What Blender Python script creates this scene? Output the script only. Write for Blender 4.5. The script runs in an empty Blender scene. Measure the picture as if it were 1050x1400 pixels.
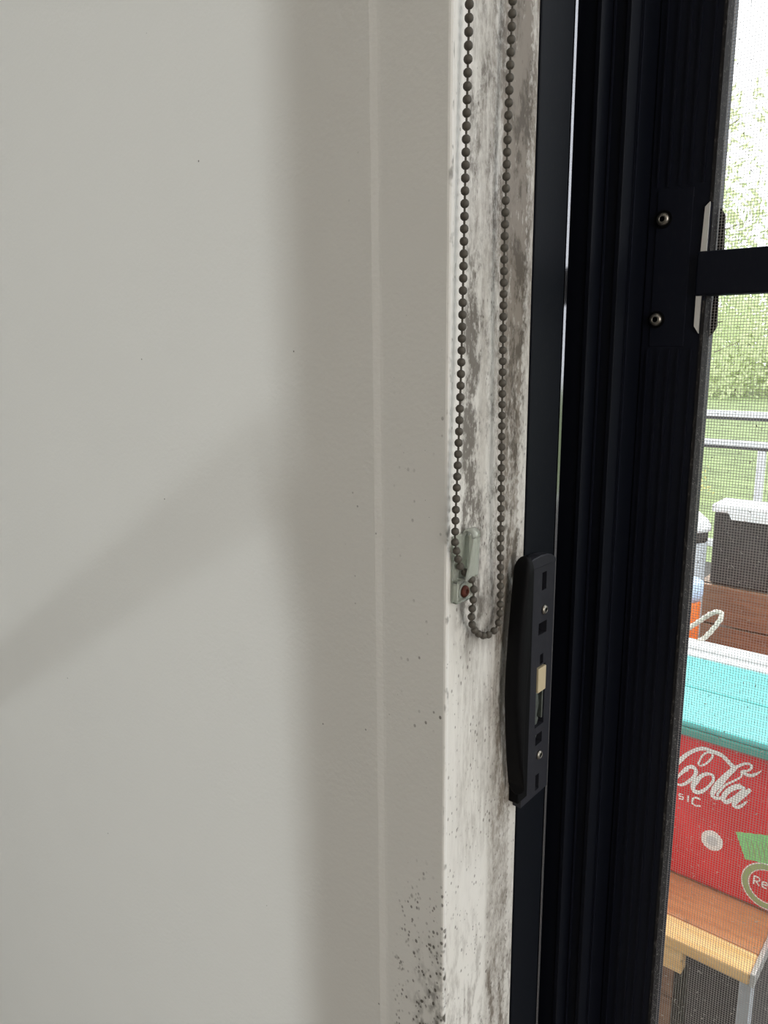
import bpy, bmesh, math, random
from mathutils import Vector, Matrix
random.seed(7)
S = bpy.context.scene
COL = S.collection

# ---------------------------------------------------------------- camera
F = 1050.0                     # focal length in pixels of the 1050 x 1400 frame
YAW, PITCH, ROLL = math.radians(40), math.radians(12.1), 0.0088
CAM = Vector((0.237, -0.336, 1.30))
_fh = Vector((-math.sin(YAW), math.cos(YAW), 0)); _r0 = Vector((math.cos(YAW), math.sin(YAW), 0)); _z = Vector((0, 0, 1))
FWD = _fh*math.cos(PITCH) - _z*math.sin(PITCH)
_u0 = _fh*math.sin(PITCH) + _z*math.cos(PITCH)
RT = _r0*math.cos(ROLL) - _u0*math.sin(ROLL)
UP = _u0*math.cos(ROLL) + _r0*math.sin(ROLL)
cam = bpy.data.cameras.new('camera'); camo = bpy.data.objects.new('camera', cam); COL.objects.link(camo)
m3 = Matrix((RT, UP, -FWD)).transposed()
camo.matrix_world = Matrix.Translation(CAM) @ m3.to_4x4()
cam.sensor_fit = 'VERTICAL'; cam.sensor_height = 36.0; cam.lens = 36.0*F/1400.0
cam.clip_start = 0.02; cam.clip_end = 200
S.camera = camo
def at(px, py, ax, val):       # point of the surface (axis ax = val) measured in the photograph
    d = FWD + RT*((px-525)/F) + UP*((700-py)/F)
    return CAM + d*((val-CAM[ax])/d[ax])

# ---------------------------------------------------------------- world, lamps, exposure
w = bpy.data.worlds.new('overcast_sky'); S.world = w; w.use_nodes = True
nt = w.node_tree; nt.nodes.clear()
bg = nt.nodes.new('ShaderNodeBackground'); wo = nt.nodes.new('ShaderNodeOutputWorld')
bg.inputs[0].default_value = (0.93, 0.97, 1.0, 1); bg.inputs[1].default_value = 3.2
nt.links.new(bg.outputs[0], wo.inputs[0])
def area(name, loc, target, sx, sy, power, col):
    l = bpy.data.lights.new(name, 'AREA'); l.shape = 'RECTANGLE'; l.size = sx; l.size_y = sy
    l.energy = power; l.color = col
    o = bpy.data.objects.new(name, l); COL.objects.link(o); o.location = loc
    o.rotation_euler = (Vector(target)-Vector(loc)).to_track_quat('-Z', 'Z').to_euler()
    return o
area('daylight_back_window', (-0.80, -3.55, 1.25), (-0.3, 0, 1.05), 0.26, 0.50, 28, (0.93, 0.99, 1.0))
area('side_fill_lamp', (3.05, -0.95, 1.70), (0, 0, 1.3), 1.9, 1.3, 43, (1.0, 0.925, 0.85))  # unseen fill lamp added on the right to brighten the reveal
S.view_settings.view_transform = 'Standard'; S.view_settings.look = 'None'
S.view_settings.exposure = 0.0; S.view_settings.gamma = 1.0; S.view_settings.use_curve_mapping = False

# ---------------------------------------------------------------- materials
def s2l(c): return tuple(((v/255)/12.92 if v/255 <= 0.04045 else ((v/255+0.055)/1.055)**2.4) for v in c)
class G:                        # small node-graph helper
    def __init__(s, name):
        s.m = bpy.data.materials.new(name); s.m.use_nodes = True; s.t = s.m.node_tree
        s.b = s.t.nodes['Principled BSDF']; s.pos = None
    def n(s, t): return s.t.nodes.new(t)
    def l(s, a, b): s.t.links.new(a, b)
    def inp(s, sock, v):
        if isinstance(v, (int, float)): sock.default_value = v
        elif isinstance(v, tuple): sock.default_value = v if len(v) == len(sock.default_value) else v+(1,)
        else: s.l(v, sock)
    def P(s):
        if s.pos is None:
            tc = s.n('ShaderNodeTexCoord'); s.pos = tc.outputs['Object']
        return s.pos
    def xyz(s):
        q = s.n('ShaderNodeSeparateXYZ'); s.l(s.P(), q.inputs[0]); return q.outputs
    def math(s, op, a, b=0.0, c=None, clamp=False):
        q = s.n('ShaderNodeMath'); q.operation = op; q.use_clamp = clamp
        s.inp(q.inputs[0], a); s.inp(q.inputs[1], b)
        if c is not None: s.inp(q.inputs[2], c)
        return q.outputs[0]
    def noise(s, scale, stretch=(1, 1, 1), detail=3, off=(0, 0, 0), rough=0.5):
        mp = s.n('ShaderNodeMapping'); mp.inputs['Scale'].default_value = stretch; mp.inputs['Location'].default_value = off
        s.l(s.P(), mp.inputs['Vector'])
        q = s.n('ShaderNodeTexNoise'); q.inputs['Scale'].default_value = scale; q.inputs['Detail'].default_value = detail
        q.inputs['Roughness'].default_value = rough
        s.l(mp.outputs[0], q.inputs['Vector']); return q.outputs['Fac']
    def rng(s, v, a, b, c=0.0, d=1.0, smooth=True):
        q = s.n('ShaderNodeMapRange'); q.interpolation_type = 'SMOOTHSTEP' if smooth else 'LINEAR'; q.clamp = True
        s.inp(q.inputs[0], v)
        for k, x in zip((1, 2, 3, 4), (a, b, c, d)): q.inputs[k].default_value = x
        return q.outputs[0]
    def band(s, v, a, b, f):     # 1 between a and b, feather f
        return s.math('MULTIPLY', s.rng(v, a-f, a+f), s.rng(v, b-f, b+f, 1, 0))
    def mul(s, *a):
        r = a[0]
        for x in a[1:]: r = s.math('MULTIPLY', r, x)
        return r
    def add(s, *a):
        r = a[0]
        for x in a[1:]: r = s.math('ADD', r, x)
        return r
    def mix(s, f, a, b):
        q = s.n('ShaderNodeMix'); q.data_type = 'RGBA'
        s.inp(q.inputs[0], f); s.inp(q.inputs[6], a); s.inp(q.inputs[7], b); return q.outputs[2]
    def bump(s, h, strength, dist):
        q = s.n('ShaderNodeBump'); q.inputs['Strength'].default_value = strength; q.inputs['Distance'].default_value = dist
        s.l(h, q.inputs['Height']); s.l(q.outputs[0], s.b.inputs['Normal'])
    def spots(s, scale, r, keep, off=0.0, stretch=(1, 1, 1)):   # isolated dots; keep = fraction of the cells that hold one
        mp = s.n('ShaderNodeMapping'); mp.inputs['Location'].default_value = (off, off*.7, off*1.3); mp.inputs['Scale'].default_value = stretch
        s.l(s.P(), mp.inputs['Vector'])
        v = s.n('ShaderNodeTexVoronoi'); v.inputs['Scale'].default_value = scale; s.l(mp.outputs[0], v.inputs['Vector'])
        sp = s.n('ShaderNodeSeparateColor'); s.l(v.outputs['Color'], sp.inputs[0])
        d = s.math('DIVIDE', v.outputs['Distance'], s.rng(sp.outputs[1], 0, 1, .35*r, 1.3*r, False))
        dot = s.rng(d, .6, 1.05, 1, 0)
        return s.math('MULTIPLY', dot, s.math('LESS_THAN', sp.outputs[0], keep))
def plain(name, rgb, rough=0.5, metal=0.0, noise_amt=0.06, nscale=40, spec=0.5, **kw):
    g = G(name); c = s2l(rgb)
    f = g.noise(nscale, detail=4)
    d = tuple(max(0, v*(1-noise_amt*2)) for v in c); e = tuple(min(1, v*(1+noise_amt*2)) for v in c)
    g.inp(g.b.inputs['Base Color'], g.mix(f, d, e))
    g.b.inputs['Roughness'].default_value = rough; g.b.inputs['Metallic'].default_value = metal
    g.b.inputs['Specular IOR Level'].default_value = spec
    for k, v in kw.items(): g.b.inputs[k].default_value = v
    return g.m

PAINT = s2l((226, 225, 221))
# room wall: roller texture, mould specks near the corner bead
g = G('wall_paint'); X, Y, Z = g.xyz()
near = g.rng(X, -0.050, -0.008); nearer = g.rng(X, -0.030, -0.004)
low = g.rng(Z, 1.02, 0.89, 0, 1); mid = g.band(Z, 1.06, 1.27, 0.02)
patch = g.rng(g.noise(45, detail=2), .42, .62)
m_low = g.mul(low, near, g.rng(g.noise(90, (1, 1, .6), 3), .38, .6))
dots1 = g.spots(230, .40, .75, 0.3, (1, 1, .75)); dots2 = g.spots(360, .45, .6, 1.7, (1, 1, .7)); dots3 = g.spots(210, .22, .40, 3.1, (1, 1, .8)); dots4 = g.spots(130, .085, .6, 5.1)
fac = g.add(g.mul(dots1, g.rng(m_low, .10, .36)), g.mul(dots2, g.rng(m_low, .06, .28), .9),
            g.mul(dots3, near, g.math('MAXIMUM', g.mul(mid, patch), g.mul(low, .8))),
            g.mul(dots4, g.band(X, -.07, -.001, .01), g.rng(Z, 1.5, 1.2, .0, .8)))
stain = g.mul(m_low, g.rng(Z, .96, .87, 0, 1), .75, g.rng(X, -.036, -.010), g.rng(g.noise(260, (1, 1, .6), 4), .35, .6))
edge = g.mul(g.rng(X, -.0016, -.0004), g.rng(g.noise(110, (1, 1, .7)), .56, .68), .6)
one = g.spots(60, .035, .10, 9.0)
fac = g.math('MINIMUM', g.add(g.math('MINIMUM', g.mul(fac, .72), .72), stain, edge, g.mul(one, .8, g.rng(X, -.05, -.10))), .9)
cloud = g.mix(g.noise(6, detail=2), tuple(v*.97 for v in PAINT), tuple(v*1.02 for v in PAINT))
g.inp(g.b.inputs['Base Color'], g.mix(fac, cloud, s2l((58, 52, 40))))
g.b.inputs['Roughness'].default_value = .62; g.b.inputs['Specular IOR Level'].default_value = .3
g.bump(g.add(g.noise(330, detail=3), g.mul(g.noise(60, detail=2), 1.2)), .35, .0006)
M_WALL = g.m

# reveal of the doorway: heavy mould and dust, and a grey band with a scalloped edge
g = G('mouldy_reveal_paint'); X, Y, Z = g.xyz()
streak = g.noise(95, (1, 1.7, .26), 7, rough=.7)
streak2 = g.noise(150, (1, 1.2, .40), 6, (3, 1, 7), .72)
blot = g.noise(75, (1, 1, .5), 6, (1, 5, 2), .68)
fine = g.noise(420, (1, 1, .45), 4, (8, 2, 1), .7)
inner = g.rng(Y, .010, .019)
top = g.rng(Z, 1.17, 1.42, .30, 1)
haze = g.mul(inner, g.rng(Z, 1.10, 1.16), g.rng(streak, .25, .66, .18, 1), g.rng(Y, .02, .062, .55, 1.0), top)
haze2 = g.mul(g.rng(Y, .042, .060), g.rng(Z, 1.08, 1.46, .40, 1), g.rng(streak2, .34, .58, .25, 1), .95, g.rng(g.add(Y, g.mul(g.math('ABSOLUTE', g.math('SINE', g.math('MULTIPLY', Z, math.pi/.006))), .0022), g.mul(g.noise(60), .004)), .0795, .0780))  # grey band, its far edge scalloped at the bead pitch
# dark blots between the two strands, from the knot downward
c1 = g.mul(g.band(Y, .013, .032, .005), g.band(Z, 1.155, 1.318, .012), g.rng(blot, .40, .58), g.rng(g.noise(340, (1, 1, .6), 5, (6, 6, 1), .7), .38, .56, .35, 1.15))
knot = g.mul(g.band(Y, .019, .025, .006), g.band(Z, 1.283, 1.303, .012), g.rng(fine, .25, .6), 1.0)
hole = g.mul(g.band(Y, .0215, .0230, .0005), g.band(Z, 1.290, 1.295, .001), 1.2)
c2 = g.mul(g.band(Y, .062, .076, .006), g.band(Z, 1.15, 1.44, .02), g.rng(blot, .45, .58), .85)
c3 = g.mul(g.band(Y, .010, .060, .010), g.band(Z, 1.125, 1.168, .014), g.rng(blot, .34, .60), .75)
c4 = g.mul(g.rng(Y, .050, .068), g.band(Z, 1.00, 1.17, .02), g.rng(streak, .30, .60), .75)
c5 = g.mul(g.band(Y, .012, .060, .014), g.band(Z, .98, 1.14, .02), g.rng(streak, .35, .65), .38)
c6 = g.mul(g.rng(Z, .99, .84), g.rng(g.noise(90, (1, 1.3, .4), 5, (4, 4, 4), .65), .46, .66), .42)
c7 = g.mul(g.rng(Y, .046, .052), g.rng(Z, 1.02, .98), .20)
sp = g.mul(g.spots(430, .33, .7, 2.2, (1, 1, .6)), g.rng(blot, .44, .56), .75, g.rng(Z, 1.36, 1.30, .35, 1))
sp2 = g.mul(g.spots(260, .18, .6, 6.2, (1, 1, .6)), .6, g.rng(g.noise(30, detail=2), .45, .6), g.rng(Y, .003, .008))
gran = g.rng(g.noise(300, (1, 1, .55), 6, (2, 9, 4), .75), .36, .60)
brown = g.mul(inner, g.rng(Z, 1.12, 1.17), g.rng(blot, .45, .63), g.rng(Y, .084, .078), gran, .75)
dark = g.math('MINIMUM', g.add(brown, c1, knot, hole, c2, c3, sp, sp2, g.mul(c6, .8)), .92)
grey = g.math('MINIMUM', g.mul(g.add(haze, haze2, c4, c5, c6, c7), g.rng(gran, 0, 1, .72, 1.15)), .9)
base = g.mix(g.mul(g.noise(25, (1, 1, .3), 3), .35), PAINT, s2l((204, 199, 186)))
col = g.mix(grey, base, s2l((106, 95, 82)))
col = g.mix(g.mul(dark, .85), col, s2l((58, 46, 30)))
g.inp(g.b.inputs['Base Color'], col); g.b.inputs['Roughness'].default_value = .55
g.bump(g.add(g.noise(220, (1, 1, .4), 4), g.mul(dark, .6)), .3, .0007)
M_REVEAL = g.m

def framed(name, rgb, rough, dust=0.0):
    g = G(name); c = s2l(rgb)
    f = g.mul(g.rng(g.noise(500, (1, 1, .35), 4, rough=.7), .52, .75), dust)
    g.inp(g.b.inputs['Base Color'], g.mix(f, c, s2l((120, 116, 112))))
    g.b.inputs['Roughness'].default_value = rough; g.b.inputs['Specular IOR Level'].default_value = .14
    g.bump(g.noise(900, detail=2), .08, .0003)
    return g.m
M_FRAME = framed('black_powder_coat', (17, 20, 31), .5, .03)
M_LEAFBLACK = framed('darkened_door_coat', (4, 8, 17), .55, .03)  # darker copy of the black coat, offsets the strong side lamp
M_JAMB = framed('black_jamb_coat', (9, 12, 21), .5, .02)
M_DUSTY = framed('dusty_black_edge', (38, 37, 38), .8, .55)
M_HANDLE = plain('black_handle_plastic', (3, 3, 5), .6, spec=.12)
M_PLATE = framed('grey_black_lock_plate', (42, 43, 49), .38, .10)
M_HOLE = plain('deep_black', (4, 4, 5), .9, spec=.1)
M_STEEL = plain('screw_steel', (150, 146, 138), .35, .9)
M_BRIGHT = plain('bright_aluminium', (225, 224, 220), .3, .55)
M_STRIP = plain('polished_glint_strip', (142, 142, 146), .10, 1.0)
M_BEIGE = plain('beige_latch_plastic', (190, 176, 145), .5)
M_ZINC = plain('zinc_latch', (130, 138, 132), .3, .8, .2, 300)
M_BEAD = plain('dull_bead_metal', (84, 80, 73), .6, .2, .12, 200, .3)
M_CORD = plain('bead_cord', (74, 69, 60), .7)
M_RUST = plain('rusty_screw', (92, 44, 30), .7, .3, .3, 900)
g = G('clear_plastic'); g.inp(g.b.inputs['Base Color'], s2l((226, 231, 222))); g.b.inputs['Roughness'].default_value = .16
g.b.inputs['Transmission Weight'].default_value = .70; g.b.inputs['IOR'].default_value = 1.45
g.bump(g.noise(400, detail=3), .25, .0006); M_CLEAR = g.m
M_WIRE = plain('dusty_mesh_wire', (160, 156, 151), .7, 0, .1, 300)
M_FLECK = plain('pale_dust', (196, 192, 186), .9)
M_WHITE = plain('white_plastic', (240, 241, 242), .4)
M_ROPE = plain('white_rope', (214, 208, 196), .8, 0, .1, 300)
M_DARKBOX = plain('charcoal_plastic', (62, 58, 57), .7, 0, .2, 60)
M_GREYBOX = plain('pale_grey_plastic', (176, 180, 184), .5)
M_ORANGE = plain('orange_plastic', (236, 118, 30), .5)
M_BLUEW = plain('pale_blue_plastic', (196, 216, 244), .5)
M_CARPET = plain('timber_floor', (112, 102, 92), .5, 0, .2, 8)
M_CEIL = plain('ceiling_paint', (238, 236, 230), .8)
M_ROOM = plain('room_paint', (214, 211, 206), .7)
M_GRAPH = plain('white_print', (252, 248, 244), .5)
M_GREEN = plain('green_print', (146, 224, 142), .5, 0, .15, 300)
M_OLIVE = plain('olive_print', (160, 182, 122), .5, 0, .1, 200)
M_LAWN = plain('lawn', (128, 142, 96), .9, 0, .35, 3)
M_PAVE = plain('dark_paving', (70, 66, 62), .8, 0, .25, 20)
M_RAIL = plain('white_rail_paint', (216, 218, 220), .5)
M_UNDER = plain('dark_rail_underside', (62, 62, 64), .6)
M_BARK = plain('bark', (128, 120, 104), .9, 0, .25, 30)
g = G('red_cooler_skin'); f = g.noise(14, detail=4)
g.inp(g.b.inputs['Base Color'], g.mix(g.rng(f, .3, .7), s2l((214, 26, 34)), s2l((234, 44, 52)))); g.b.inputs['Roughness'].default_value = .45; M_RED = g.m
M_TEAL = plain('teal_lid', (104, 202, 198), .4, 0, .05, 20)
M_TEALD = plain('teal_lid_lip', (84, 160, 148), .5, 0, .05, 20)
def wood(name, a, b, sc=9):
    g = G(name)
    f = g.rng(g.noise(sc, (1, 9, 9), 5, rough=.6), .3, .7)
    k = g.rng(g.noise(30, (1, 2, 2), 3, (5, 1, 2)), .62, .74, 0, .5)
    g.inp(g.b.inputs['Base Color'], g.mix(k, g.mix(f, s2l(a), s2l(b)), s2l((92, 52, 24))))
    g.b.inputs['Roughness'].default_value = .35; g.bump(f, .1, .001); return g.m
M_WOOD = wood('orange_brown_timber', (178, 112, 68), (200, 136, 88))
M_GOLD = wood('golden_timber', (228, 180, 112), (244, 205, 144))
M_CRATE = wood('brown_crate_timber', (134, 98, 74), (160, 120, 92), 14)
def leafm(name, c):
    g = G(name); g.inp(g.b.inputs['Base Color'], g.mix(g.noise(2), s2l(c), s2l(tuple(min(255, v*1.25) for v in c))))
    g.b.inputs['Roughness'].default_value = .6
    tr = g.n('ShaderNodeBsdfTranslucent'); tr.inputs[0].default_value = s2l(tuple(min(255, v*1.15) for v in c))+(1,)
    mx = g.n('ShaderNodeMixShader'); mx.inputs[0].default_value = .5
    g.l(g.b.outputs[0], mx.inputs[1]); g.l(tr.outputs[0], mx.inputs[2])
    g.l(mx.outputs[0], g.t.nodes['Material Output'].inputs[0]); return g.m
M_LEAF = leafm('leaf_green', (158, 170, 128)); M_LEAF2 = leafm('leaf_pale', (176, 184, 146)); M_LEAFY = leafm('leaf_yellow', (214, 196, 130))

# ---------------------------------------------------------------- mesh helpers
def mesh_obj(name, bm, mats, parent=None, smooth=False, bevel=0, segs=2):
    me = bpy.data.meshes.new(name); bmesh.ops.recalc_face_normals(bm, faces=bm.faces[:]); bm.to_mesh(me); bm.free()
    for m in (mats if isinstance(mats, (list, tuple)) else [mats]): me.materials.append(m)
    if smooth: me.polygons.foreach_set('use_smooth', [True]*len(me.polygons))
    o = bpy.data.objects.new(name, me); COL.objects.link(o)
    if parent:
        o.parent = parent
        if parent.parent is None: o.matrix_parent_inverse = Matrix.Translation(-Vector(parent.location))
    if bevel:
        b = o.modifiers.new('bevel', 'BEVEL'); b.width = bevel; b.segments = segs; b.limit_method = 'ANGLE'; b.angle_limit = math.radians(35)
    return o
def tag(o, label=None, cat=None, group=None, kind=None):
    if label: o['label'] = label
    if cat: o['category'] = cat
    if group: o['group'] = group
    if kind: o['kind'] = kind
    return o
def thing(name, label, cat, loc=(0, 0, 0), group=None, kind=None):
    o = bpy.data.objects.new(name, None); COL.objects.link(o); o.location = loc; o.empty_display_size = .02
    return tag(o, label, cat, group, kind)
def box(bm, x0, x1, y0, y1, z0, z1):
    vs = [bm.verts.new((x, y, z)) for x in (x0, x1) for y in (y0, y1) for z in (z0, z1)]
    for f in ((0, 1, 3, 2), (4, 6, 7, 5), (0, 4, 5, 1), (2, 3, 7, 6), (0, 2, 6, 4), (1, 5, 7, 3)): bm.faces.new([vs[i] for i in f])
def B(*bs):
    bm = bmesh.new()
    for b in bs: box(bm, *b)
    return bm
def prism(pts, z0, z1, axis='z'):           # polygon extruded: axis z: pts=(x,y); axis x: pts=(y,z); axis y: pts=(x,z)
    bm = bmesh.new(); put(bm, pts, z0, z1, axis); return bm
def put(bm, pts, z0, z1, axis='z'):
    mk = {'z': lambda p, t: (p[0], p[1], t), 'x': lambda p, t: (t, p[0], p[1]), 'y': lambda p, t: (p[0], t, p[1])}[axis]
    a = [bm.verts.new(mk(p, z0)) for p in pts]; b = [bm.verts.new(mk(p, z1)) for p in pts]
    bm.faces.new(a); bm.faces.new(b[::-1]); n = len(pts)
    for i in range(n): bm.faces.new((a[i], a[(i+1) % n], b[(i+1) % n], b[i]))
def tube(bm, pts, r, n=8, cap=True, twist=0.0, lobes=0):
    rings = []; pts = [Vector(p) for p in pts]
    for i, p in enumerate(pts):
        t = (pts[min(i+1, len(pts)-1)]-pts[max(i-1, 0)]).normalized()
        a = t.cross(Vector((.3, .9, .2))).normalized(); b = t.cross(a)
        rr = r[i] if isinstance(r, (list, tuple)) else r
        ring = []
        for k in range(n):
            q = 2*math.pi*k/n
            rad = rr*(1+.16*math.cos(lobes*q)) if lobes else rr
            ring.append(bm.verts.new(p+(a*math.cos(q+i*twist)+b*math.sin(q+i*twist))*rad))
        rings.append(ring)
    for i in range(len(rings)-1):
        for k in range(n): bm.faces.new((rings[i][k], rings[i][(k+1) % n], rings[i+1][(k+1) % n], rings[i+1][k]))
    if cap: bm.faces.new(rings[0][::-1]); bm.faces.new(rings[-1])
def smooth_path(pts, step):
    pts = [Vector(p) for p in pts]; out = []
    P = [pts[0]*2-pts[1]]+pts+[pts[-1]*2-pts[-2]]
    for i in range(1, len(P)-2):
        a, b, c, d = P[i-1:i+3]; n = max(2, int((c-b).length/step*2))
        for k in range(n):
            t = k/n; out.append(.5*((2*b)+(c-a)*t+(2*a-5*b+4*c-d)*t*t+(3*b-a-3*c+d)*t**3))
    out.append(pts[-1]); return out
def resample(pts, d):
    out = [pts[0]]; acc = 0
    for i in range(1, len(pts)):
        a, b = pts[i-1], pts[i]; L = (b-a).length; s = d-acc
        while s <= L:
            out.append(a+(b-a)*(s/L)); s += d
        acc = (acc+L) % d
    return out
def screw(name, c, nrm, r, mat, parent, mhole=None):     # domed head with a recess; nrm is the axis it faces ('x' or 'y-')
    prof = [(r, 0), (r*.97, r*.22), (r*.78, r*.45), (r*.46, r*.55), (r*.40, r*.50), (r*.30, r*.12), (0, r*.10)]
    bm = bmesh.new(); n = 20; rings = []
    for (a, h) in prof[:-1]:
        ring = []
        for k in range(n):
            q = 2*math.pi*k/n; u, v = a*math.cos(q), a*math.sin(q)
            ring.append(bm.verts.new(Vector(c)+(Vector((h, u, v)) if nrm == 'x' else Vector((u, -h, v)))))
        rings.append(ring)
    fc = []
    for i in range(len(rings)-1):
        for k in range(n):
            f = bm.faces.new((rings[i][k], rings[i][(k+1) % n], rings[i+1][(k+1) % n], rings[i+1][k])); f.material_index = 1 if i >= 4 else 0
    f = bm.faces.new(rings[-1]); f.material_index = 1; bm.faces.new(rings[0])
    return mesh_obj(name, bm, [mat, mhole or M_HOLE], parent, True)

# ---------------------------------------------------------------- setting: room shell
H = 2.40
def struct(name, bm, m, bevel=0, segs=2): return tag(mesh_obj(name, bm, m, None, False, bevel, segs), kind='structure')
struct('floor', B((-3.2, 3.3, -3.8, 0.0, -.10, 0)), M_CARPET)
struct('ceiling', B((-3.2, 3.3, -3.8, 0.25, H, H+.1)), M_CEIL)
# front wall, left of the doorway: flat sheet, slight step of the corner bead, rounded corner
prof = [(-3.2, 0), (-.30, 0), (-.0530, -.0009), (-.0515, -.0009), (-.0465, -.0003), (-.0445, -.0002), (-.0016, .0000), (-.0005, .0004), (0, .0014),
        (0, .0030), (-.0010, .0030), (-.0010, .0860), (-.0720, .0860), (-.0720, .25), (-3.2, .25)]
struct('wall_front', prism(prof, 0, H), M_WALL)
struct('trim_1', prism([(-.0010, .0030), (0, .0030), (0, .0500), (.0003, .0510), (.0003, .0835), (-.0002, .0850), (-.0010, .0850)], 0, 2.10), M_REVEAL)
struct('wall_front_side', B((.95, 3.3, 0, .25, 0, H), (-.0, .95, 0, .25, 2.10, H)), M_ROOM)
def holed(name, axis, pos, a0, a1, h, z, zz):            # wall with a window opening h=(from,to) z=(from,to)
    segs = [(a0, h[0], 0, H), (h[1], a1, 0, H), (h[0], h[1], 0, z[0]), (h[0], h[1], z[1], H)]
    bs = [((s[0], s[1], pos[0], pos[1]) if axis == 'y' else (pos[0], pos[1], s[0], s[1]))+s[2:] for s in segs]
    struct(name, B(*bs), M_ROOM)
holed('wall_back', 'y', (-3.8, -3.7), -3.2, 3.3, (-1.15, -.45), (.85, 1.65), 0)
holed('wall_right', 'x', (3.2, 3.3), -3.7, 0, (-1.8, -.5), (.8, 2.15), 0)
struct('wall_left', B((-3.3, -3.2, -3.8, .25, 0, H)), M_ROOM)
struct('window_1', B((-1.15, -1.10, -3.78, -3.72, .85, 1.65), (-.50, -.45, -3.78, -3.72, .85, 1.65), (-1.10, -.50, -3.78, -3.72, .85, .90), (-1.10, -.50, -3.78, -3.72, 1.60, 1.65)), M_WHITE)
struct('added_window', B((3.22, 3.28, -1.8, -1.75, .8, 2.15), (3.22, 3.28, -.55, -.5, .8, 2.15), (3.22, 3.28, -1.75, -.55, .8, .85), (3.22, 3.28, -1.75, -.55, 2.1, 2.15)), M_WHITE)  # unseen window frame added around the side fill lamp
struct('trim_2', B((-.071, .95, .0865, .25, -.10, .012), (.0, .95, 0, .0865, -.10, .0)), M_JAMB, .001)    # threshold
# outer ground
tag(mesh_obj('paved_ground', B((-4, 5, .25, 4.4, -.12, 0)), M_PAVE), kind='structure')
tag(mesh_obj('lawn_ground', B((-30, 20, 4.4, 45, -.12, -.02)), M_LAWN), kind='structure')

# ---------------------------------------------------------------- fixed black jamb of the doorway
def X(px, y): p = at(px, 650, 1, .2); return CAM.x+(p.x-CAM.x)*((y-CAM.y)/(.2-CAM.y))
a, b, c, d = X(795, .140), X(831, .155), X(864, .198), .0225
lip = .0012
def steps(s):
    P = [(-.0715, .1400)]
    for (xe, y, yn) in ((a, .140, .155), (b, .155, .170), (c, .170, .198)):
        P += [(xe-.0035, y), (xe-.0030, y-lip), (xe, y-lip), (xe, yn)]
    P += [(d-.0005, .198), (d-.0005, .245), (-.0715, .245)]
    return P
struct('door_1', prism(steps(1), .012, 2.10), M_JAMB, .0004)
grooves = [(X(812, .155)-.0006, .1552), (X(847, .170)-.0006, .1702)]
door2 = struct('trim_3', B((grooves[0][0]-.0006, grooves[0][0]+.0006, .1538, .155, .012, 2.1), (grooves[1][0]-.0006, grooves[1][0]+.0006, .1688, .170, .012, 2.1)), M_FRAME)
struct('door_2', B((.906, .9495, .088, .245, .012, 2.10), (c+.001, .906, .225, .245, 2.06, 2.10), (.002, .906, .088, .135, 2.085, 2.10)), M_JAMB, .001)

# ---------------------------------------------------------------- sliding door leaf with lock and pull
leaf = thing('sliding_door', 'black aluminium sliding door edge beside the mouldy white reveal, with lock and pull handle', 'door', (-.035, .106, .013))
mesh_obj('door_stile', B((-.0700, .0, .0872, .1265, .013, 2.084)), M_LEAFBLACK, leaf, bevel=.0010)
st = mesh_obj('sky_glint_strip', prism([(-.012, .1268), (.0002, .1268), (.0007, .1290), (-.012, .1290)], .013, 2.084), M_STRIP, leaf); tag(st, 'thin mirror strip added along the rear edge of the door to catch the sky')  # added strip, face tilted to mirror the sky as a bright line
st2 = mesh_obj('glazing_bead', B((-.0690, -.0100, .1285, .1330, .013, 2.084)), M_JAMB, leaf)
# lock plate on the edge (x = 0 .. .006), its centre column broken by real openings
PX = .0065
def Q(px, py): p = at(px, py, 0, PX); return (p.y, p.z)
zt, zb = Q(742, 770)[1], Q(742, 1078)[1]
def yl(z): return .0872
ya, yb = .0800, .1165
hs = [(783, 807, .0030), (850, 866, .0055), (893, 906, .0022), (908, 988, .0060), (998, 1012, .0045), (1052, 1072, .0025)]   # openings: from, to (photo rows), half width
zc = [(Q(742, p0)[1], Q(742, p1)[1], w) for p0, p1, w in hs]
yc = .1020
bs = []; zprev = zt
for (z1, z0, w) in zc:
    bs.append((0.0003, PX, ya, yb, z1, zprev)); bs += [(0.0003, PX, ya, yc-w, z0, z1), (0.0003, PX, yc+w, yb, z0, z1)]; zprev = z0
bs.append((0.0003, PX, ya, yb, zb, zprev))
plate = mesh_obj('lock_plate', B(*bs), M_PLATE, leaf)
mesh_obj('lock_cavity', B((.0003, .0010, yc-.007, yc+.007, zb+.004, zt-.004)), M_HOLE, plate)
cap = bmesh.new()
put(cap, [(ya-.008+.0222*(1-math.cos(q)), zt-.002+.0085*math.sin(q)) for q in [math.pi*k/8 for k in range(9)]], .0003, PX+.001, 'x')
mesh_obj('plate_cap', cap, M_PLATE, plate, bevel=.0008)
for py in (834, 1027):
    y_, z_ = Q(742, py)
    screw('screw', (PX, yc+.001, z_), 'x', .0034, M_STEEL, plate)
z1, z0 = Q(742, 910)[1], Q(742, 942)[1]
mesh_obj('latch_block', B((.001, PX+.0012, yc-.0055, yc+.0052, z0, z1)), M_BEIGE, plate, bevel=.0006)
z2 = Q(742, 986)[1]
lt = bmesh.new()
put(lt, [(yc-.0050, z0-.001), (yc-.001, z0-.001), (yc+.001, z0-.010), (yc-.0015, z0-.018), (yc+.001, z2+.004), (yc-.001, z2), (yc-.0055, z2)], .0012, PX-.0012, 'x')
put(lt, [(yc+.0035, z0), (yc+.0050, z0), (yc+.0050, z2+.003), (yc+.0035, z2+.003)], .0012, PX-.0004, 'x')
mesh_obj('latch_hook', lt, M_ZINC, plate, bevel=.0004)
lt = bmesh.new(); z3, z4 = Q(742, 994)[1], Q(742, 1016)[1]
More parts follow.
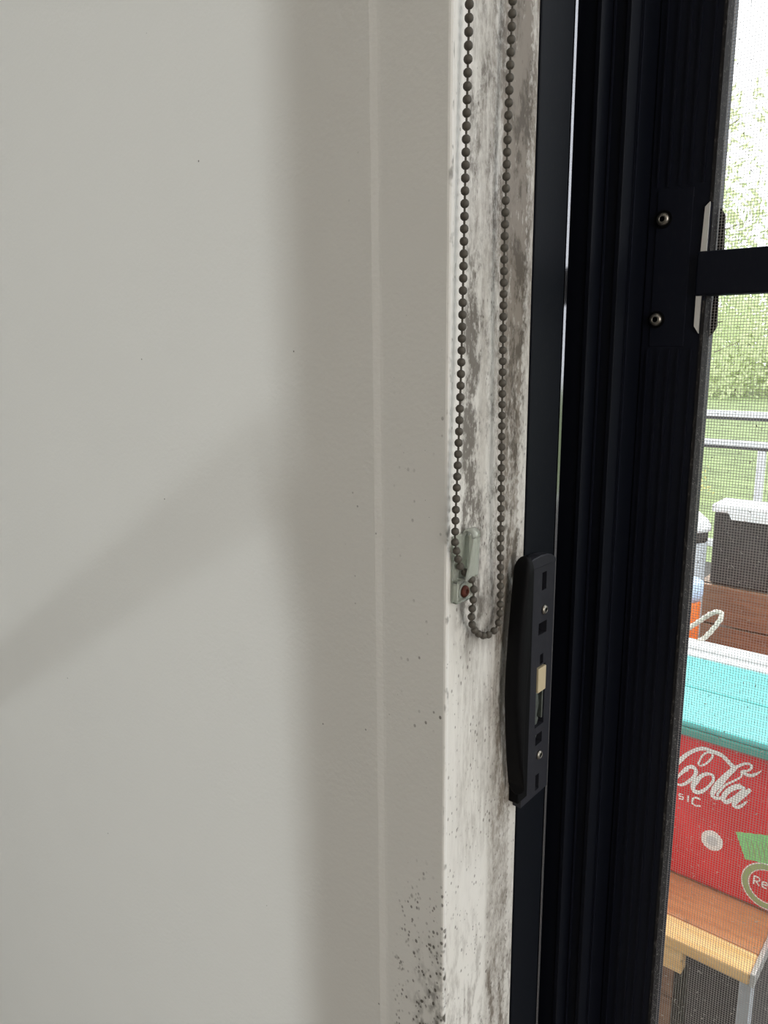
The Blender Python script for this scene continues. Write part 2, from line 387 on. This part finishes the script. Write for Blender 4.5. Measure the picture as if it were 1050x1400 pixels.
put(lt, [(yc-.0045, z3), (yc+.0040, z3+.001), (yc-.0005, (z3+z4)/2), (yc-.0045, z4)], .0010, PX-.002, 'x')
mesh_obj('keeper', lt, M_ZINC, plate)
# pull: curved grip in front of the reveal
GX = .0165
tab = [(764, 706, 730), (776, 704, 731.5), (800, 702, 731), (830, 699, 730), (870, 695.5, 727), (920, 692, 724), (960, 690.5, 721), (1005, 692, 718), (1045, 694.5, 716), (1075, 698, 715), (1088, 702, 714.5)]
lev = [(at(Lp, py, 0, .010).z, at(Lp-2.5, py, 0, .0055).y, at(Rp, py, 0, .0155).y) for py, Lp, Rp in tab]
bm = bmesh.new(); rings = []; NZ, NK = 60, 28; ztop, zbot = lev[0][0], lev[-1][0]
for k in range(NZ+1):
    e = k/NZ; e = e+(-math.sin(2*math.pi*e)/(2*math.pi))*.6            # denser rings at both ends
    z_ = ztop+(zbot-ztop)*e
    for (za_, fa, ba), (zb2, fb, bb) in zip(lev, lev[1:]):
        if zb2-1e-9 <= z_ <= za_+1e-9: break
    t = (za_-z_)/(za_-zb2); yf, yb2 = fa+(fb-fa)*t, ba+(bb-ba)*t
    sh = 1.0
    for dz, Rr in ((ztop-z_, .0105), (z_-zbot, .0075)):
        if dz < Rr: sh = min(sh, math.sqrt(max(.0025, 1-((Rr-dz)/Rr)**2)))
    hx = .0060*sh; cx_ = .0105; yf = yb2-(yb2-yf)*(.45+.55*sh)
    ring = []
    for m_ in range(NK):
        q = 2*math.pi*m_/NK; cq, sq = math.cos(q), math.sin(q)
        ex_ = 2/3.2
        ring.append(bm.verts.new((cx_+hx*math.copysign(abs(cq)**ex_, cq), (yf+yb2)/2+(yb2-yf)/2*math.copysign(abs(sq)**ex_, sq), z_)))
    rings.append(ring)
for k in range(NZ):
    for m_ in range(NK): bm.faces.new((rings[k][m_], rings[k][(m_+1) % NK], rings[k+1][(m_+1) % NK], rings[k+1][m_]))
bm.faces.new(rings[0]); bm.faces.new(rings[-1])
mesh_obj('pull_handle', bm, M_HANDLE, leaf, True)
mesh_obj('handle_web', B((.0003, .0075, .0740, .0869, zb+.006, zt-.008)), M_HANDLE, leaf, bevel=.001)

# ---------------------------------------------------------------- hinged screen door
sd = thing('screen_door', 'black framed insect screen door with dusty mesh and a black middle rail', 'screen door', (.48, .21, .013))
sx1 = .0637; ZT = 2.058
stile = mesh_obj('stile', B((d, sx1, .200, .2235, .014, ZT)), M_FRAME, sd, bevel=.0008)
mesh_obj('stile', B((.862, .903, .200, .2235, .014, ZT)), M_FRAME, sd, bevel=.0008)
for px in (874, 888, 902, 915, 932):
    xx = X(px, .199); w_ = .0005 if px in (874, 932) else .0008
    if True: mesh_obj('rib', B((xx-w_, xx+w_, .1990, .2002, .014, 1.297), (xx-w_, xx+w_, .1990, .2002, 1.402, ZT)), M_FRAME, stile)
mesh_obj('bracket_plate', B((.0285, .0520, .1992, .2002, 1.299, 1.400)), M_FRAME, sd, bevel=.0004)
zr0, zr1 = 1.3312, 1.3592
mesh_obj('middle_rail', B((.0575, .8620, .1965, .2105, zr0, zr1)), M_FRAME, sd, bevel=.0015)
mesh_obj('top_rail', B((sx1, .8620, .200, .2235, ZT-.045, ZT)), M_FRAME, sd, bevel=.001)
mesh_obj('bottom_rail', B((sx1, .8620, .200, .2235, .014, .09)), M_FRAME, sd, bevel=.001)
for px, py in ((907, 300), (897, 437)):
    p = at(px, py, 1, .1992)
    bm = bmesh.new(); tube(bm, [(p.x, .1991, p.z), (p.x, .1986, p.z)], .0058, 20); mesh_obj('washer', bm, M_HOLE, sd)
    screw('screw', (p.x, .1986, p.z), 'y-', .0043, M_STEEL, sd)
def yp(lst, y): return [(at(px, py, 1, y).x, at(px, py, 1, y).z) for px, py in lst]
tag(mesh_obj('joiner_plate', prism(yp([(971, 275), (964, 282.5), (957.5, 345), (965.5, 345)], .1985), .1985, .2000, 'y'), M_BRIGHT, sd), 'bright bare aluminium sliver above the middle rail')
tag(mesh_obj('joiner_plate', prism(yp([(951.5, 402), (958.5, 402), (954.5, 456), (948.5, 446)], .1985), .1985, .2000, 'y'), M_BRIGHT, sd), 'bright bare aluminium sliver below the middle rail')
for lst in ([(985, 283), (991.5, 294), (989.5, 345), (980, 345)], [(982, 402), (976, 402), (969, 460), (974, 456), (980, 446)]):
    tag(mesh_obj('joiner_flange', prism(yp(lst, .2135), .2135, .2150, 'y'), M_DUSTY, sd), 'dusty grey end of the rail joiner')
seal = mesh_obj('dusty_seal', B((sx1+.0001, sx1+.0006, .2010, .2122, .09, ZT-.045)), M_DUSTY, sd)
mesh_obj('seal_lip', B((sx1-.0012, sx1+.0010, .1994, .2004, .09, zr0-.003), (sx1-.0012, sx1+.0010, .1994, .2004, zr1+.03, ZT-.045)), M_DUSTY, seal)
# woven mesh: real wires, both ways
bm = bmesh.new(); pitch = .0019; wr = .00016; ym = .2128
def wire(x0, x1, z0, z1, y):
    if x1-x0 < z1-z0: q = [(x0-wr, y), (x0, y-wr), (x0+wr, y), (x0, y+wr)]; A = [(v[0], v[1], z0) for v in q]; Bp = [(v[0], v[1], z1) for v in q]
    else: q = [(y-wr, z0), (y, z0-wr), (y+wr, z0), (y, z0+wr)]; A = [(x0, v[0], v[1]) for v in q]; Bp = [(x1, v[0], v[1]) for v in q]
    A = [bm.verts.new(v) for v in A]; Bp = [bm.verts.new(v) for v in Bp]
    for i in range(4): bm.faces.new((A[i], A[(i+1) % 4], Bp[(i+1) % 4], Bp[i]))
n = int((.862-sx1)/pitch)
for i in range(n): xx = sx1+.001+i*pitch; wire(xx, xx, .09, ZT-.045, ym)
n = int((ZT-.045-.09)/pitch)
for i in range(n): zz = .091+i*pitch; wire(sx1+.0004, .862, zz, zz, ym+wr)
tag(mesh_obj('insect_mesh', bm, M_WIRE, sd), 'fine dusty grey insect mesh', kind='stuff')
bm = bmesh.new()
for i in range(5200):
    xx = sx1+.003+random.random()**1.3*.40; zz = random.uniform(.35, 1.95) if i % 3 else random.uniform(.7, 1.25)
    if zr0-.004 < zz < zr1+.004: continue
    L = random.uniform(.0004, .0015); q = random.uniform(0, math.pi); wv = L*random.uniform(.2, .45)
    du = Vector((math.cos(q), 0, math.sin(q)))*L; dv = Vector((-math.sin(q), 0, math.cos(q)))*wv; c0 = Vector((xx, ym-.0004, zz))
    vs = [bm.verts.new(c0+du), bm.verts.new(c0+dv), bm.verts.new(c0-du), bm.verts.new(c0+Vector((0, -.0003, 0))-dv*.3)]
    bm.faces.new((vs[0], vs[1], vs[3])); bm.faces.new((vs[1], vs[2], vs[3])); bm.faces.new((vs[0], vs[3], vs[2])); bm.faces.new((vs[0], vs[2], vs[1]))
tag(mesh_obj('dust_flecks', bm, M_FLECK, sd), 'pale lint caught on the mesh', kind='stuff')
bm = bmesh.new()
for i in range(2600):
    zz = random.uniform(.1, 2.0); yy = random.uniform(.2015, .2120); L = random.uniform(.0004, .0018)
    dv = Vector((random.uniform(.2, 1)*.5, random.uniform(-.6, .6), random.uniform(-1, 1))).normalized()*L; p0 = Vector((sx1+.0006, yy, zz)); wv = Vector((0, .00012, .00008))
    bm.faces.new([bm.verts.new(p0-wv), bm.verts.new(p0+wv), bm.verts.new(p0+dv)])
tag(mesh_obj('lint', bm, M_WIRE, sd), 'grey lint on the dusty seal', kind='stuff')

# ---------------------------------------------------------------- bead chain of the blind, its holder, the blind above
def RV(px, py, x): return at(px, py, 0, x)
left = [Vector((.0065, .0075, 2.06)), Vector((.0065, .0072, 1.60)), RV(636, 250, .0065), RV(630, 520, .0065), RV(622.5, 720, .0065)]
mid = [RV(624, 752, .0060), RV(630, 776, .0045), RV(641, 787, .0062), RV(647.5, 800, .0100), RV(647, 820, .0105), RV(645, 838, .0085), RV(645, 852, .0070), RV(651, 864, .0062), RV(662, 869, .0058),
       RV(674, 864, .0060), RV(682, 850, .0065), RV(684, 830, .0070)]
right = [RV(684.5, 740, .0085), RV(687, 520, .0085), RV(692, 250, .0085), Vector((.0085, .0440, 1.60)), Vector((.0085, .0440, 2.06))]
path = smooth_path(left+mid+right, .003)
chain = thing('bead_chain', 'long grey bead chain loop of a roller blind hanging against the mouldy reveal', 'blind chain', path[0])
bm = bmesh.new(); tube(bm, resample(path, .004), .00058, 6); mesh_obj('cord', bm, M_CORD, chain, True)
pts = resample(path, .0060)
bm = bmesh.new(); bmesh.ops.create_icosphere(bm, subdivisions=2, radius=.00232); bme = bpy.data.meshes.new('bead'); bm.to_mesh(bme); bm.free()
bme.materials.append(M_BEAD); bme.polygons.foreach_set('use_smooth', [True]*len(bme.polygons))
order = sorted(range(len(pts)), key=lambda i: pts[i].z); keep = set(order[:300]); rest = bmesh.new()
for i, p in enumerate(pts):
    if i in keep:
        o = bpy.data.objects.new('bead', bme); COL.objects.link(o); o.parent = chain; o.location = p-chain.location
    else: bmesh.ops.create_icosphere(rest, subdivisions=1, radius=.0023, matrix=Matrix.Translation(p))
tag(mesh_obj('upper_beads', rest, M_BEAD, chain, True), kind='stuff')
blind = thing('roller_blind', 'rolled up white roller blind at the top of the doorway', 'blind', (.45, .03, 2.05))
bm = bmesh.new(); tube(bm, [(.016, .026, 2.062), (.93, .026, 2.062)], .020, 24); mesh_obj('fabric_roll', bm, M_WHITE, blind, True)
bm = bmesh.new(); tube(bm, [(.0045, .026, 2.062), (.0155, .026, 2.062)], .0185, 24); mesh_obj('clutch_wheel', bm, M_CORD, blind)
mesh_obj('bracket', B((.0006, .0040, .010, .042, 2.035, 2.0995)), M_STEEL, blind, bevel=.001)

# chain holder: clear plastic, hooked top, screw pocket below
hd = thing('chain_holder', 'clear plastic blind chain holder screwed to the reveal with a rusty screw', 'chain holder', RV(633, 822, 0))
def hz(py, px=633): return RV(px, py, .004).z
y0, y1 = .0035, .0200
zb0, zb1, ztp = hz(822), hz(792), hz(727)
mesh_obj('back_plate', B((.0005, .0017, y0, y1, zb0, ztp-.002)), M_CLEAR, hd, bevel=.0005)
mesh_obj('pocket_rim', B((.0018, .0050, y0, y0+.0013, zb0, zb1), (.0018, .0050, y1-.0013, y1, zb0+.002, zb1), (.0018, .0050, y0, y1, zb1-.0013, zb1), (.0018, .0050, y0, y1, zb0, zb0+.0013)), M_CLEAR, hd, bevel=.0004)
prof2 = []
for k in range(9): q = math.pi*k/8; prof2.append((.0050+.0042*math.cos(q), ztp-.004+.0050*math.sin(q)))     # hooked roof in (x,z)
inner_ = [(.0050+.0030*math.cos(math.pi*k/8), ztp-.004+.0037*math.sin(math.pi*k/8)) for k in range(8, -1, -1)]
bm = bmesh.new(); put(bm, prof2+inner_, y0+.0095, y1, 'y'); mesh_obj('hook', bm, M_CLEAR, hd, True)
mesh_obj('front_wall', prism([(y0+.0095, ztp-.004), (y1, ztp-.003), (y1-.001, zb1+.002), (y0+.003, zb1+.001), (y0+.0065, zb1+.010)], .0075, .0090, 'x'), M_CLEAR, hd, bevel=.0007)
mesh_obj('side_wall', B((.0018, .0080, y1-.0015, y1, zb1, ztp-.004), (.0018, .0080, y0+.004, y0+.012, zb1, zb1+.0012)), M_CLEAR, hd, bevel=.0004)
p = RV(633, 808, .0018); bm = bmesh.new(); tube(bm, [(.0018, p.y, p.z), (.0026, p.y, p.z)], .0052, 20); mesh_obj('washer', bm, M_CLEAR, hd)
s_ = screw('screw', (.0027, p.y, p.z), 'x', .0036, M_RUST, hd, M_RUST); tag(s_, 'rusty brown screw head')

# ---------------------------------------------------------------- outside: table, coolers, boxes
ty0, ty1, tx0, tx1, tz = .675, 1.42, -1.10, .040, .450
table = thing('wooden_bench_table', 'low orange-brown timber table outside, carrying the red cooler', 'table', (-.5, 1.0, 0))
yy = ty0; k = 0
while yy < ty1-.02:
    wv = .046 if k == 0 else .112
    mesh_obj('plank', B((tx0, tx1-(.0 if k else .0), yy+.0005, min(yy+wv, ty1)-.0007, tz-.020, tz-random.uniform(0, .0006))), M_GOLD if k == 0 else M_WOOD, table, bevel=.003)
    yy += wv; k += 1
mesh_obj('side_trim', B((tx1+.0003, tx1+.0065, ty0, ty1, tz-.020, tz+.0015)), M_BRIGHT, table, bevel=.001)
mesh_obj('apron', B((tx0+.05, -.052, ty0+.006, ty0+.026, tz-.060, tz-.0203)), M_GOLD, table, bevel=.002)
mesh_obj('apron', B((tx0+.05, tx1-.02, ty1-.03, ty1-.012, tz-.07, tz-.0203)), M_GOLD, table)
for (lx, ly) in ((tx1-.013, ty0+.004), (tx1-.013, ty1-.03), (tx0+.02, ty0+.004), (tx0+.02, ty1-.03)):
    mesh_obj('leg', B((lx, lx+.016, ly, ly+.022, 0, tz-.0203)), M_GREYBOX, table, bevel=.002)
block = thing('under_table_block', 'plain dark tub standing under the timber table', 'block', (-.01, .9, 0))  # dark block in the space under the table
mesh_obj('block_body', prism([(-.055, 0), (.018, 0), (.022, .370), (-.059, .370)], .735, 1.15, 'y'), M_DARKBOX, block, bevel=.006)
mesh_obj('block_top', B((-.062, .024, .728, 1.157, .3705, .385)), M_DARKBOX, block, bevel=.004)
bx = thing('brown_storage_box', 'brown timber box under the table beside the dark tub', 'box', (-.3, .9, 0))
for k in range(4): mesh_obj('slat', B((-.60, -.085, .76, .775, .004+k*.088, .088+k*.088)), M_CRATE, bx, bevel=.002)
mesh_obj('box_body', B((-.595, -.09, .7755, 1.2, .002, .35)), M_CRATE, bx, bevel=.002)

FY = .815
cz0, cz1, czt = tz+.0022, at(934, 1003, 1, FY).z, at(935, 988, 1, FY-.006).z
cool = thing('red_cooler', 'red cooler with pale teal lid and white script lettering, on the timber table outside', 'cooler', (-.25, 1.0, cz0))
mesh_obj('body', B((-.56, .115, FY, 1.135, cz0, cz1)), M_RED, cool, bevel=.006)
mesh_obj('lid_lip', B((-.566, .121, FY-.006, 1.141, cz1+.0005, cz1+.014)), M_TEALD, cool, bevel=.002)
mesh_obj('lid', B((-.564, .119, FY-.005, .938, cz1+.0145, czt+.004), ), M_TEAL, cool, bevel=.004)
mesh_obj('lid', B((-.564, .119, .9405, 1.075, cz1+.0145, czt+.004), ), M_TEAL, cool, bevel=.004)
rim = mesh_obj('rear_rim', B((-.566, .121, 1.078, 1.104, cz1+.0145, czt+.006), (-.566, .121, 1.108, 1.150, cz1+.0145, czt+.012)), M_WHITE, cool, bevel=.004)
tag(rim, 'white rim along the back of the lid')
rp = [at(925, 868, 1, 1.165), at(943, 858, 1, 1.165), at(958, 848, 1, 1.168), at(972, 839, 1, 1.170), at(981, 836.5, 1, 1.172), at(987, 840, 1, 1.170), at(984, 848, 1, 1.162), at(974, 861, 1, 1.155), at(962, 873, 1, 1.148), at(953, 884, 1, 1.140)]
rp[-1].z = czt+.010
rs = smooth_path(rp, .002)
bm = bmesh.new(); tube(bm, rs, .0046, 10, True, .16, 3); tag(mesh_obj('rope_handle', bm, M_ROPE, cool, True), 'twisted white rope loop')
# lettering and marks on the front
def FP(u, v, o=(915, 990), s=7.778): p = at(o[0]+u/s, o[1]+v/s, 1, FY); return Vector((p.x, p.z, 0))
RIB = [0]
def ribbon(bm, pts, w):
    RIB[0] = (RIB[0]+1) % 12; dy = .00004*RIB[0]
    ps = smooth_path(pts, .003); n = len(ps)
    fr = []
    for i, p in enumerate(ps):
        t = (ps[min(i+1, n-1)]-ps[max(i-1, 0)]).normalized(); nn = Vector((-t.y, t.x, 0))
        u = i/(n-1); ww = (w[0]+(w[1]-w[0])*u*2) if u < .5 else (w[1]+(w[2]-w[1])*(u-.5)*2)
        a_, b_ = p+nn*ww/2, p-nn*ww/2
        dy += .0000012
        fr.append([bm.verts.new((q.x, yv, q.y)) for q in (a_, b_) for yv in (FY-.0009-dy,)])
    for i in range(n-1):
        A, C_ = fr[i], fr[i+1]
        bm.faces.new((A[0], A[1], C_[1], C_[0]))
px_m = .00132/7.778
bm = bmesh.new()
def st_(pts, w0, w1, w2, **k): ribbon(bm, [FP(*p, **k) for p in pts], (w0*px_m, w1*px_m, w2*px_m))
st_([(-60, 560), (20, 470), (105, 395), (190, 320), (290, 270), (380, 258), (470, 290), (560, 330), (620, 385), (665, 435), (700, 460)], 55, 34, 40)
st_([(330, 385), (312, 420), (340, 440), (400, 412), (455, 355), (455, 312), (400, 300), (345, 345), (325, 395)], 16, 20, 16)
st_([(60, 590), (130, 520), (190, 465), (250, 452), (285, 492), (268, 555), (215, 600), (150, 640), (90, 640)], 20, 38, 24)
st_([(120, 530), (160, 495), (205, 490)], 22, 34, 14)
st_([(300, 590), (262, 640), (262, 700), (310, 722), (370, 700), (430, 650), (470, 590), (455, 535), (390, 528), (330, 560), (285, 610)], 52, 22, 40)
st_([(700, 465), (620, 535), (545, 615), (482, 690), (460, 750), (500, 785), (560, 780)], 40, 62, 24)
st_([(690, 470), (770, 428), (845, 415), (880, 450), (845, 490), (775, 500), (765, 555), (690, 600), (600, 645), (530, 720), (510, 760)], 26, 16, 22)
st_([(760, 500), (850, 542), (920, 530), (985, 492)], 30, 30, 8)
st_([(770, 655), (680, 675), (610, 725), (575, 785), (610, 825), (680, 790), (760, 725), (800, 680), (760, 652)], 50, 40, 24)
st_([(865, 690), (800, 745), (730, 800), (690, 845), (715, 880), (770, 865), (832, 815)], 34, 46, 14)
# small capitals under the script: ...SIC
st_([(150, 745), (115, 738), (105, 758), (150, 772), (148, 795), (100, 785)], 12, 12, 12)
st_([(205, 755), (203, 825)], 16, 16, 16)
st_([(172, 748), (170, 812)], 7, 7, 7) if False else None
st_([(335, 800), (290, 780), (255, 790), (245, 835), (285, 865), (335, 868)], 16, 18, 16)
lt_ = mesh_obj('script_lettering', bm, M_GRAPH, cool); tag(lt_, 'flowing white script reading Cola with small capitals under it')
def disc(name, c, r, mat, y=FY-.0010, r2=None, nn=40):
    bm = bmesh.new(); o_ = []
    for k in range(nn):
        q = 2*math.pi*k/nn
        o_.append([bm.verts.new((c.x+rr*math.cos(q), yv, c.y+rr*math.sin(q))) for rr in (r, r2 or 0.0001) for yv in (y, FY+.0002)])
    for k in range(nn):
        A, C_ = o_[k], o_[(k+1) % nn]
        bm.faces.new((A[0], C_[0], C_[2], A[2])); bm.faces.new((A[0], A[1], C_[1], C_[0])); bm.faces.new((A[2], C_[2], C_[3], A[3]))
    return mesh_obj(name, bm, mat, cool)
c_ = FP(0, 0, (973.5, 1149)); disc('bottle_cap_mark', c_, .0165, M_GRAPH); disc('cap_centre', c_, .0085, M_RAIL, FY-.0014)
gp = [FP(0, 0, (1006, 1137)), FP(0, 0, (1050, 1142)), FP(0, 0, (1085, 1149)), FP(0, 0, (1085, 1192)), FP(0, 0, (1050, 1181)), FP(0, 0, (1019, 1174))]
mesh_obj('green_mark', prism([(p.x, p.y) for p in gp], FY-.001, FY+.0002, 'y'), M_GREEN, cool)
bm = bmesh.new()
for k in range(7):
    a_ = FP(0, 0, (1020+k*7, 1146+k*1.6)); b_ = FP(0, 0, (1026+k*7, 1172+k*1.9)); ribbon(bm, [a_, (a_+b_)/2+Vector((.001, 0, 0)), b_], (.0012, .0018, .0012))
for v in bm.verts: v.co.y -= .0004
mesh_obj('green_mark_stripe', bm, M_OLIVE, cool)
rc = FP(0, 0, (1050, 1213)); disc('ring_mark', rc, .0365, M_OLIVE, FY-.0009, .0285); disc('ring_mark_line', rc, .0385, M_GRAPH, FY-.0006, .0368)
disc('ring_mark_line', rc+Vector((0, 0, 0)), .0282, M_GRAPH, FY-.0006, .0268)
bm = bmesh.new()
def L_(pts, w=.0022): ribbon(bm, [rc+Vector((u, v, 0)) for u, v in pts], (w, w, w))
L_([(-.020, -.003), (-.020, .011)]); L_([(-.020, .011), (-.013, .010), (-.013, .005), (-.019, .003)]); L_([(-.017, .003), (-.012, -.003)])
L_([(-.008, .002), (-.001, .003), (-.003, .007), (-.008, .005), (-.007, -.002), (-.001, -.003)])
L_([(.008, .006), (.003, .005), (.004, -.002), (.009, -.001)]); L_([(.009, .006), (.010, -.003)])
L_([(.014, .011), (.014, -.003)])
mesh_obj('small_lettering', bm, M_GRAPH, cool)

# timber crate and the dark box behind the cooler
crate = thing('brown_timber_crate', 'brown slatted timber crate behind the red cooler, under the charcoal box', 'crate', (.05, 1.5, 0))
cy = 1.44
zcr = at(1000, 803, 1, cy).z
cx0 = at(967, 800, 1, cy).x
for k in range(8): mesh_obj('slat', B((cx0-.02, .55, cy, cy+.016, .01+k*(zcr-.01)/8, .01+(k+1)*(zcr-.01)/8-.003)), M_CRATE, crate, bevel=.002)
for xx in (cx0-.02, .51): mesh_obj('corner_post', B((xx, xx+.035, cy+.0165, cy+.05, 0, zcr-.002)), M_CRATE, crate)
mesh_obj('crate_back', B((cx0-.02, .55, cy+.30, cy+.316, 0, zcr-.002)), M_CRATE, crate)
mesh_obj('crate_lid', B((cx0-.02, .55, cy+.0165, cy+.2995, zcr-.018, zcr-.0015)), M_CRATE, crate)
db = thing('charcoal_box', 'charcoal box with a bright white top on the brown crate behind the cooler', 'box', (0, 1.55, zcr))
p0, p1 = at(969, 800, 1, cy+.004), at(976, 703, 1, cy+.004)
zb_t = at(1000, 701, 1, cy+.004).z
mesh_obj('box_body', prism([(p0.x, zcr), (.40, zcr), (.40, zb_t-.002), (p1.x, zb_t-.002)], cy+.004, cy+.09, 'y'), M_DARKBOX, db, bevel=.006)
zl = at(1010, 693, 1, cy).z
top_ = mesh_obj('box_lid', B((p1.x-.004, .41, cy-.002, cy+.096, zb_t-.0015, zl)), M_WHITE, db, bevel=.003)
xq = at(996, 708, 1, cy).x
mesh_obj('lid_flap', prism([(xq, zb_t+.001), (xq+.008, zb_t-.014), (.38, zb_t-.014), (.38, zb_t+.001)], cy-.006, cy-.0025, 'y'), M_WHITE, db)
# canister and squeeze bottle at the left, on the table behind the cooler
cn = thing('grey_canister', 'pale grey canister with dark band and white domed cap, left of the charcoal box', 'canister', (0, 0, 0))
pc = at(955, 780, 1, 1.36); cn.location = (pc.x-.03, 1.38, tz)
def lathe(prof, c, n=28):
    bm = bmesh.new(); R_ = []
    for r_, z_ in prof: R_.append([bm.verts.new((c[0]+r_*math.cos(2*math.pi*k/n), c[1]+r_*math.sin(2*math.pi*k/n), z_)) for k in range(n)])
    for i in range(len(R_)-1):
        for k in range(n): bm.faces.new((R_[i][k], R_[i][(k+1) % n], R_[i+1][(k+1) % n], R_[i+1][k]))
    bm.faces.new(R_[0]); bm.faces.new(R_[-1]); return bm
cc = (at(964, 760, 1, 1.36).x-.040, 1.36)
za, zb_, zc_, zd = at(955, 795, 1, 1.33).z, at(955, 744, 1, 1.33).z, at(955, 729, 1, 1.33).z, at(968, 706, 1, 1.33).z
mesh_obj('canister_body', lathe([(.038, tz+.001), (.040, tz+.01), (.040, zb_)], cc), M_GREYBOX, cn, True)
mesh_obj('dark_band', lathe([(.0405, zb_+.0005), (.0405, zc_)], cc), M_DARKBOX, cn, True)
mesh_obj('domed_cap', lathe([(.046, zc_+.0005), (.046, zc_+.010), (.040, zc_+.022), (.020, zd)], cc), M_WHITE, cn, True)
sb = thing('orange_bottle', 'orange bottle with pale blue cap standing in front of the grey canister', 'bottle', (0, 0, 0))
bc = (at(952, 830, 1, 1.24).x-.024, 1.25); sb.location = (bc[0], bc[1], tz)
z5, z6 = at(950, 826, 1, 1.23).z, at(950, 797, 1, 1.23).z
mesh_obj('bottle_body', lathe([(.026, tz+.001), (.028, tz+.006), (.028, z5-.004), (.026, z5)], bc), M_ORANGE, sb, True)
mesh_obj('bottle_cap', lathe([(.025, z5+.0005), (.031, z5+.016), (.031, z6-.004), (.026, z6)], bc), M_BLUEW, sb, True)

# ---------------------------------------------------------------- balustrade, lawn edge, trees
fe = thing('balustrade', 'white metal balustrade between the paving and the lawn', 'railing', (-1, 4.5, 0))
for z_ in (at(1000, 567, 1, 4.5).z, at(1000, 607, 1, 4.5).z):
    r_ = mesh_obj('rail', B((-4, 3, 4.48, 4.53, z_-.012, z_+.022)), M_RAIL, fe, bevel=.004)
    mesh_obj('rail_underside', B((-4, 3, 4.485, 4.525, z_-.028, z_-.0125)), M_UNDER, r_)  # dark strip along the underside of each rail
mesh_obj('rail', B((-4, 3, 4.485, 4.525, .08, .12)), M_RAIL, fe)
xp = at(1036, 680, 1, 4.5).x
for k in range(-2, 3): mesh_obj('post', B((xp+k*1.3-.02, xp+k*1.3+.02, 4.485, 4.525, 0, at(1000, 607, 1, 4.5).z-.029)), M_RAIL, fe)
def tree(name, label, x, y, h, rad, n, mat, size, cat='tree', low=.25, group=None):
    t = thing(name, label, cat, (x, y, -.02), group)
    bm = bmesh.new(); tube(bm, [(x, y, -.02), (x+.05, y, h*.3), (x-.06, y+.05, h*.6), (x, y, h*.9)], [h*.010, h*.008, h*.005, h*.002], 8)
    cl = []
    for k in range(14):
        a_ = k*2.4; z0_ = h*(low+.05+.6*k/14); q = Vector((x+math.cos(a_)*rad*random.uniform(.5, .95), y+math.sin(a_)*rad*random.uniform(.4, .9), z0_+h*random.uniform(.02, .14)))
        tube(bm, [(x, y, z0_), ((x+q.x)/2, (y+q.y)/2, (z0_+q.z)/2+.1), q], [h*.003, h*.002, h*.001], 5); cl += [q, (q+Vector((x, y, z0_)))/2]
    cl += [Vector((x+random.gauss(0, rad*.2), y, h*random.uniform(.6, .97))) for _ in range(6)]
    mesh_obj('trunk', bm, M_BARK, t)
    vs, fs = [], []
    for i in range(n):
        c0 = random.choice(cl)+Vector((random.gauss(0, 1), random.gauss(0, 1), random.gauss(0, .8)))*rad*.17
        u = Vector((random.gauss(0, 1), random.gauss(0, 1), random.gauss(0, 1))).normalized(); v = u.orthogonal().normalized()
        s = size*random.uniform(.6, 1.2); k = len(vs)
        vs += [c0-u*s, c0-v*s*.35, c0+u*s, c0+v*s*.35]; fs.append((k, k+1, k+2, k+3))
    me = bpy.data.meshes.new('foliage'); me.from_pydata(vs, [], fs); me.materials.append(mat)
    o = bpy.data.objects.new('foliage', me); COL.objects.link(o); o.parent = t; o.matrix_parent_inverse = Matrix.Translation(-t.location); o['kind'] = 'stuff'
tree('leafy_tree', 'pale green airy tree nearest the balustrade, seen through the mesh', -3.25, 9.0, 4.3, 1.5, 4200, M_LEAF2, .06, low=.12)
tree('leafy_tree', 'deeper green tree further back at the edge of the screen', -5.5, 14.0, 5.4, 2.1, 3600, M_LEAF, .08, low=.1)
tree('leafy_tree', 'bushy tree on the lawn right of the airy tree', .9, 11.0, 5.0, 1.6, 3000, M_LEAF, .07, low=.1)
tree('low_shrub', 'yellow-green low shrub on the lawn behind the balustrade', -2.1, 6.6, .30, .22, 900, M_LEAFY, .02, 'shrub', .05)
tree('hedge_shrub', 'broad pale green shrub across the far lawn', -6.0, 22.0, 2.4, 3.0, 6000, M_LEAF2, .12, 'shrub', .02)

# ---------------------------------------------------------------- unseen objects added behind the camera to shade the wall
bk = thing('baffle_tower', 'tall narrow white shelf tower added behind the viewer to shade the wall', 'baffle', (-.07, -.58, 0))
ex = -.123 + (-.80+.123)*(.46/3.55)
mesh_obj('side_panel', B((ex, ex+.016, -.70, -.46, 0, 2.02)), M_ROOM, bk)
mesh_obj('side_panel', B((.020, .036, -.70, -.46, 0, 2.02)), M_ROOM, bk)
mesh_obj('back_panel', B((ex+.0165, .0195, -.466, -.460, 0, 2.02)), M_ROOM, bk)
mesh_obj('shadow_bump', B((ex-.017, ex-.0002, -.49, -.47, 1.165, 1.225)), M_ROOM, bk, bevel=.004)  # added block, makes the bump in the tower's shadow edge
for k in range(6): mesh_obj('baffle', B((ex+.0165, .0195, -.70, -.4665, .02+k*.39, .036+k*.39)), M_ROOM, bk)
# unseen pole added against the tower to cast the diagonal wall shadow
def onray(wx, wz, y):   # point at depth y between the back window and a wall point
    t = y/-3.55; return Vector((wx+(-.80-wx)*t, y, wz+(1.25-wz)*t))
p1 = onray(-.128, 1.235, -.440); p0 = onray(-.62, .94, -.40)
dv = (p0-p1); end = p1+dv*((.012-p1.z)/dv.z)
bm = bmesh.new(); tube(bm, [end, p1], .0085, 14); tag(mesh_obj('shade_pole', bm, M_ROOM), 'long pale pole leaning on the narrow shelf tower added behind the viewer to cast a diagonal shadow', 'pole')
